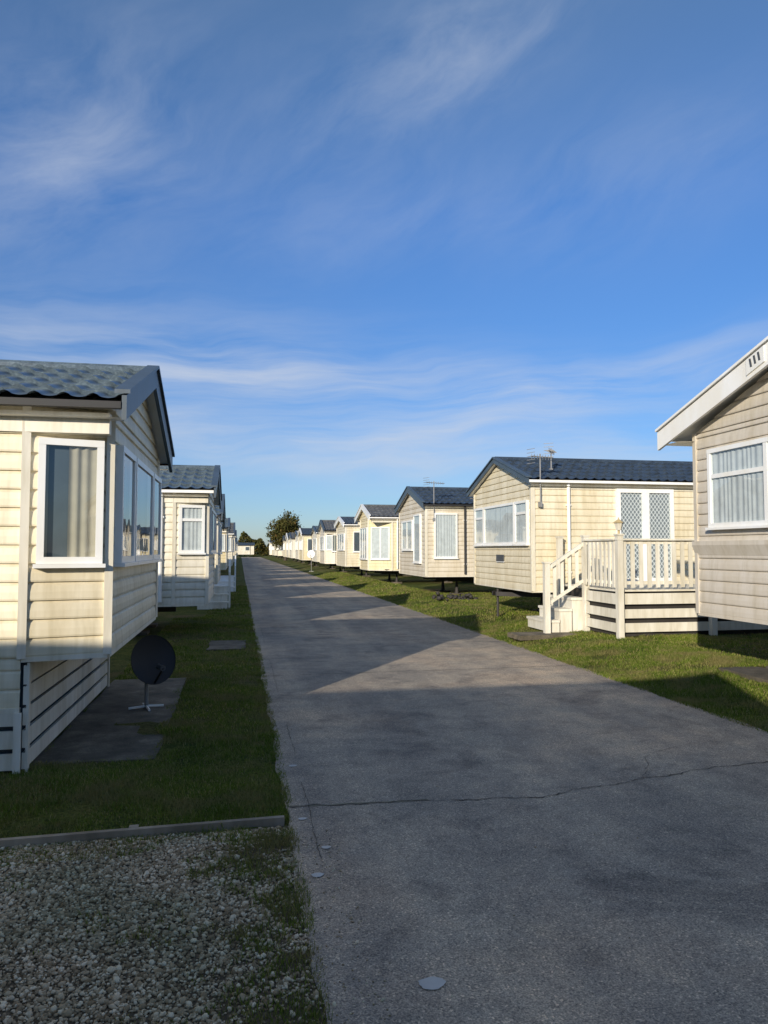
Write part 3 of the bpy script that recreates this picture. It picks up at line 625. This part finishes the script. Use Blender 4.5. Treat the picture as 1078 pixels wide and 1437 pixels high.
def dish(x,y,zg,zc,r,face,mat,legs=True):
    P=Parts(); E=empty('satellite_dish',(x,y,zg)); f=Vector(face).normalized(); q=f.cross(Vector((0,0,1))).normalized(); w=q.cross(f); c=Vector((x,y,zc))
    rows=[]
    for i in range(7):
        rr_=r*i/6; rows.append([c+f*(.22*rr_*rr_/r)+(q*math.cos(t)*.94+w*math.sin(t))*rr_ for t in np.linspace(0,2*math.pi,29)])
    P.grid('reflector',mat,rows,True)
    P.grid('rim',mat,[rows[-1],[v+f*.012 for v in rows[-1]]],True)
    lnb=c+f*r*1.05-w*r*.45; P.tube('lnb_arm',M['black'],c-w*r*.95+f*.1*r,lnb,.012,n=6); P.tube('lnb',M['dgrey'],lnb,lnb-f*.1+w*.03,.03,n=8)
    P.tube('mount',M['steel'],c,c-f*.1,.04); P.tube('pole',M['steel'],c-f*.1+Vector((0,0,.05)),(c.x-f.x*.1,c.y-f.y*.1,zg),.02)
    if legs:
        b=Vector((c.x-f.x*.1,c.y-f.y*.1,zg+.02))
        for a in (0.3,1.87,3.44,5.0): P.tube('feet',M['white'],b,b+Vector((math.cos(a)*.17,math.sin(a)*.17,-.01)),.012,n=6)
    P.build(E)
dish(-.86,7.75,.018,.50,.245,(.5,-.85,.25),M['black'])
dish(4.9,52,.1,1.3,.3,(-.3,-.9,.3),M['white'])
def heap(name,x,y,z,n,r,mat,sz=.1):
    v,t=pebbles(n,-1,1,-1,1,sz*.5,sz); k=v.reshape(n,12,3)
    c=np.random.normal(0,r*.5,(n,3)); m_=k.mean(1,keepdims=True); k=k-m_; c[:,2]=np.abs(c[:,2])*.2
    o=k+c[:,None,:]; o=o.reshape(-1,3)+np.array([x,y,z+.02]); trimesh(name,o,t,mat)
heap('rubble_heap',6.4,21.2,.13,50,.6,M['darksteel'],.09)

# ---------------------------------------------------------------- vegetation
def tree(name,x,y,z,H,R,n=5200,ls=.16):
    P=Parts(); E=empty(name,(x,y,z)); tips=[]
    def br(a,d,L,r,lv):
        b=a+d*L; P.tube('trunk_and_limbs',M['bark'],a,b,r,r*.62,6,False)
        if lv==0: tips.append(b); return
        for i in range(random.choice((3,4))):
            nd=(d+Vector((random.uniform(-1,1),random.uniform(-1,1),random.uniform(-.1,.9)))*.7).normalized(); br(b,nd,L*random.uniform(.6,.8),r*.6,lv-1)
    br(Vector((x,y,z)),Vector((.03,.02,1)),H*.26,H*.035,3); P.build(E)
    T=np.array([tuple(t) for t in tips]); c=np.array([x,y,z+H*.60])
    d=T-c; nn=np.linalg.norm(d/np.array([R,R,H*.42]),axis=1,keepdims=True); T=c+d/np.maximum(nn,1)*1.0
    g=np.random.normal(0,1,(46,3)); g/=np.linalg.norm(g,axis=1,keepdims=True); T=np.concatenate([T,c+g*np.array([R,R,H*.38])*np.random.uniform(.35,.92,(46,1))])
    idx=np.random.randint(0,len(T),n); p=T[idx]+np.random.normal(0,R*.15,(n,3))
    a=np.random.normal(0,1,(n,3)); a/=np.linalg.norm(a,axis=1,keepdims=True); b=np.random.normal(0,1,(n,3)); b/=np.linalg.norm(b,axis=1,keepdims=True)
    s=ls*np.random.uniform(.5,1.2,(n,1)); v=np.stack([p-a*s,p+b*s*.7,p+a*s,p-b*s*.7],1).reshape(-1,3)
    t=(np.array([(0,1,2),(0,2,3)])[None]+(np.arange(n)*4)[:,None,None]).reshape(-1,3)
    v-=np.array([x,y,z]); ob=trimesh('foliage',v,t,M['leaf']); ob.parent=E
tree('broadleaf_tree',6.2,104,.1,7.0,2.5,12000,.17)
tree('broadleaf_tree',-8,160,.0,6.0,3.5,3500,.25)
def hedge(name,x0,x1,y,h,n,ls=.3,d=1.5):
    x=np.random.uniform(x0,x1,n); top=h*(.65+.35*noise2(x,np.full(n,y),.25,3)+.12*np.sin(x*1.7)); z=np.random.rand(n)**.6*top; yy=y+np.random.normal(0,d,n)
    p=np.stack([x,yy,z],1); a=np.random.normal(0,1,(n,3)); a/=np.linalg.norm(a,axis=1,keepdims=True); b=np.random.normal(0,1,(n,3)); b/=np.linalg.norm(b,axis=1,keepdims=True)
    s=ls*np.random.uniform(.5,1.3,(n,1)); v=np.stack([p-a*s,p+b*s*.7,p+a*s,p-b*s*.7],1).reshape(-1,3)
    t=(np.array([(0,1,2),(0,2,3)])[None]+(np.arange(n)*4)[:,None,None]).reshape(-1,3); trimesh(name,v,t,M['leaf'])
hedge('distant_hedge',-60,90,195,6.6,34000,.45,2)

# ---------------------------------------------------------------- light, sky, camera
EL=math.radians(16.4); sd=Vector((.56,.83,0)).normalized(); trav=Vector((sd.x*math.cos(EL),sd.y*math.cos(EL),-math.sin(EL)))
sl=bpy.data.lights.new('sun','SUN'); sl.energy=5; sl.angle=math.radians(.5); sl.color=(1,.90,.745)
so=bpy.data.objects.new('sun',sl); so.rotation_euler=trav.to_track_quat('-Z','Y').to_euler(); so.location=(-10,-20,20); scene.collection.objects.link(so)
w=bpy.data.worlds.new("World"); scene.world=w; w.use_nodes=True; nt=w.node_tree; bg=nt.nodes["Background"]
sky=N(nt,"ShaderNodeTexSky",sky_type='NISHITA'); sky.sun_disc=False; sky.sun_elevation=EL; sky.sun_rotation=math.atan2(-sd.x,-sd.y)%(2*math.pi)
sky.air_density=1.0; sky.dust_density=.3; sky.ozone_density=3.0; sky.altitude=0
tc=N(nt,"ShaderNodeTexCoord"); sp=N(nt,"ShaderNodeSeparateXYZ"); nt.links.new(tc.outputs["Generated"],sp.inputs[0])
def mt(op,a,b=None,c=None):
    n=N(nt,"ShaderNodeMath",operation=op)
    for i,v in enumerate((a,b,c)):
        if v is None: continue
        if isinstance(v,(int,float)): n.inputs[i].default_value=v
        else: nt.links.new(v,n.inputs[i])
    return n.outputs[0]
DG=180/math.pi
az=mt('MULTIPLY',mt('ARCTAN2',sp.outputs[0],sp.outputs[1]),DG); el=mt('MULTIPLY',mt('ARCSINE',sp.outputs[2]),DG)
cbw=N(nt,"ShaderNodeCombineXYZ"); nt.links.new(mt('MULTIPLY',az,.06),cbw.inputs[0]); nt.links.new(mt('MULTIPLY',el,.11),cbw.inputs[1])
wn_=noise(nt,1.0,3,.5,cbw.outputs[0]); sc=N(nt,"ShaderNodeSeparateColor"); nt.links.new(wn_.outputs["Color"],sc.inputs[0])
azw=mt('MULTIPLY_ADD',mt('SUBTRACT',sc.outputs[0],.5),9.,az); elw=mt('MULTIPLY_ADD',mt('SUBTRACT',sc.outputs[1],.5),5.,el)
def fibre(rot,fx,fy,seed,lo=.30,hi=.72):
    c,s=math.cos(math.radians(rot)),math.sin(math.radians(rot))
    u=mt('ADD',mt('MULTIPLY',azw,c),mt('MULTIPLY',elw,s)); v=mt('SUBTRACT',mt('MULTIPLY',elw,c),mt('MULTIPLY',azw,s))
    cb=N(nt,"ShaderNodeCombineXYZ"); nt.links.new(mt('MULTIPLY',u,fx),cb.inputs[0]); nt.links.new(mt('MULTIPLY',v,fy),cb.inputs[1]); cb.inputs[2].default_value=seed
    n=noise(nt,1.0,6,.62,cb.outputs[0],.15); return ramp(nt,n.outputs[0],[(lo,(.05,.05,.05)),(hi,(1,1,1))]).outputs[0]
fA=fibre(28,.08,.22,1,.33,.72); fB=fibre(3,.04,.42,9,.33,.68)
def patch(a0,e0,rot,sa,se,amp,fib):
    c,s=math.cos(math.radians(rot)),math.sin(math.radians(rot))
    da=mt('SUBTRACT',azw,a0); de=mt('SUBTRACT',elw,e0)
    u=mt('ADD',mt('MULTIPLY',da,c),mt('MULTIPLY',de,s)); v=mt('SUBTRACT',mt('MULTIPLY',de,c),mt('MULTIPLY',da,s))
    uu=mt('DIVIDE',u,sa); vv=mt('DIVIDE',v,se)
    g=mt('EXPONENT',mt('MULTIPLY',mt('ADD',mt('MULTIPLY',uu,uu),mt('MULTIPLY',vv,vv)),-1.0))
    return mt('MULTIPLY',mt('MULTIPLY',g,fib),amp)
ps=[patch(-13,27,35,10,6,.72,fA),patch(15,34,22,14,3.8,.62,fA),patch(3,13.2,-4,21,3.4,1.1,fB),
    patch(28,12.2,8,14,1.8,1.05,fB),patch(14,7.4,0,34,2.0,1.0,fB),patch(30,26,10,12,4,.30,fA),patch(8,24,14,14,3,.25,fA),patch(-14,10,0,12,5,.7,fB)]
f=ps[0]
for q in ps[1:]: f=mt('ADD',f,q)
zr_=mt('MULTIPLY',mt('SUBTRACT',sp.outputs[2],.66),3.0); fill_veil=N(nt,"ShaderNodeClamp"); nt.links.new(zr_,fill_veil.inputs[0])  # bright white haze added overhead, out of frame, to lift the ambient fill
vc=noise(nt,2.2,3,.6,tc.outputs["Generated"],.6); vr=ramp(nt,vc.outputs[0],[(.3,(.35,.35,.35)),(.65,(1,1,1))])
f=mt('ADD',f,mt('MULTIPLY',mt('MULTIPLY',fill_veil.outputs[0],vr.outputs[0]),.75))
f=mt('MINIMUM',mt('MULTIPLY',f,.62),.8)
tn_=ramp(nt,sp.outputs[2],[(0,(.52,.62,.86)),(.10,(.48,.62,.86)),(.25,(.46,.67,.95)),(.42,(.55,.79,1.10)),(.62,(.9,1.0,1.1)),(1,(1.1,1.05,1.0))])  # stops near the zenith kept bright and neutral, unseen, for the ambient light
tint=mix(nt,1.,sky.outputs[0],tn_.outputs[0],'MULTIPLY')
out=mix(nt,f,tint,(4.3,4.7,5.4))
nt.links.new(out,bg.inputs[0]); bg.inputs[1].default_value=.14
cam=bpy.data.cameras.new('camera'); cam.sensor_fit='VERTICAL'; cam.sensor_height=36; cam.sensor_width=36; cam.lens=26; cam.clip_end=3000; cam.clip_start=.05
co=bpy.data.objects.new('camera',cam); PH=math.radians(2.95)
fw=Vector((math.sin(TH)*math.cos(PH),math.cos(TH)*math.cos(PH),math.sin(PH))); co.location=(0,0,1.6); co.rotation_euler=fw.to_track_quat('-Z','Y').to_euler()
scene.collection.objects.link(co); scene.camera=co
scene.view_settings.view_transform='Standard'; scene.view_settings.look='None'; scene.view_settings.exposure=0
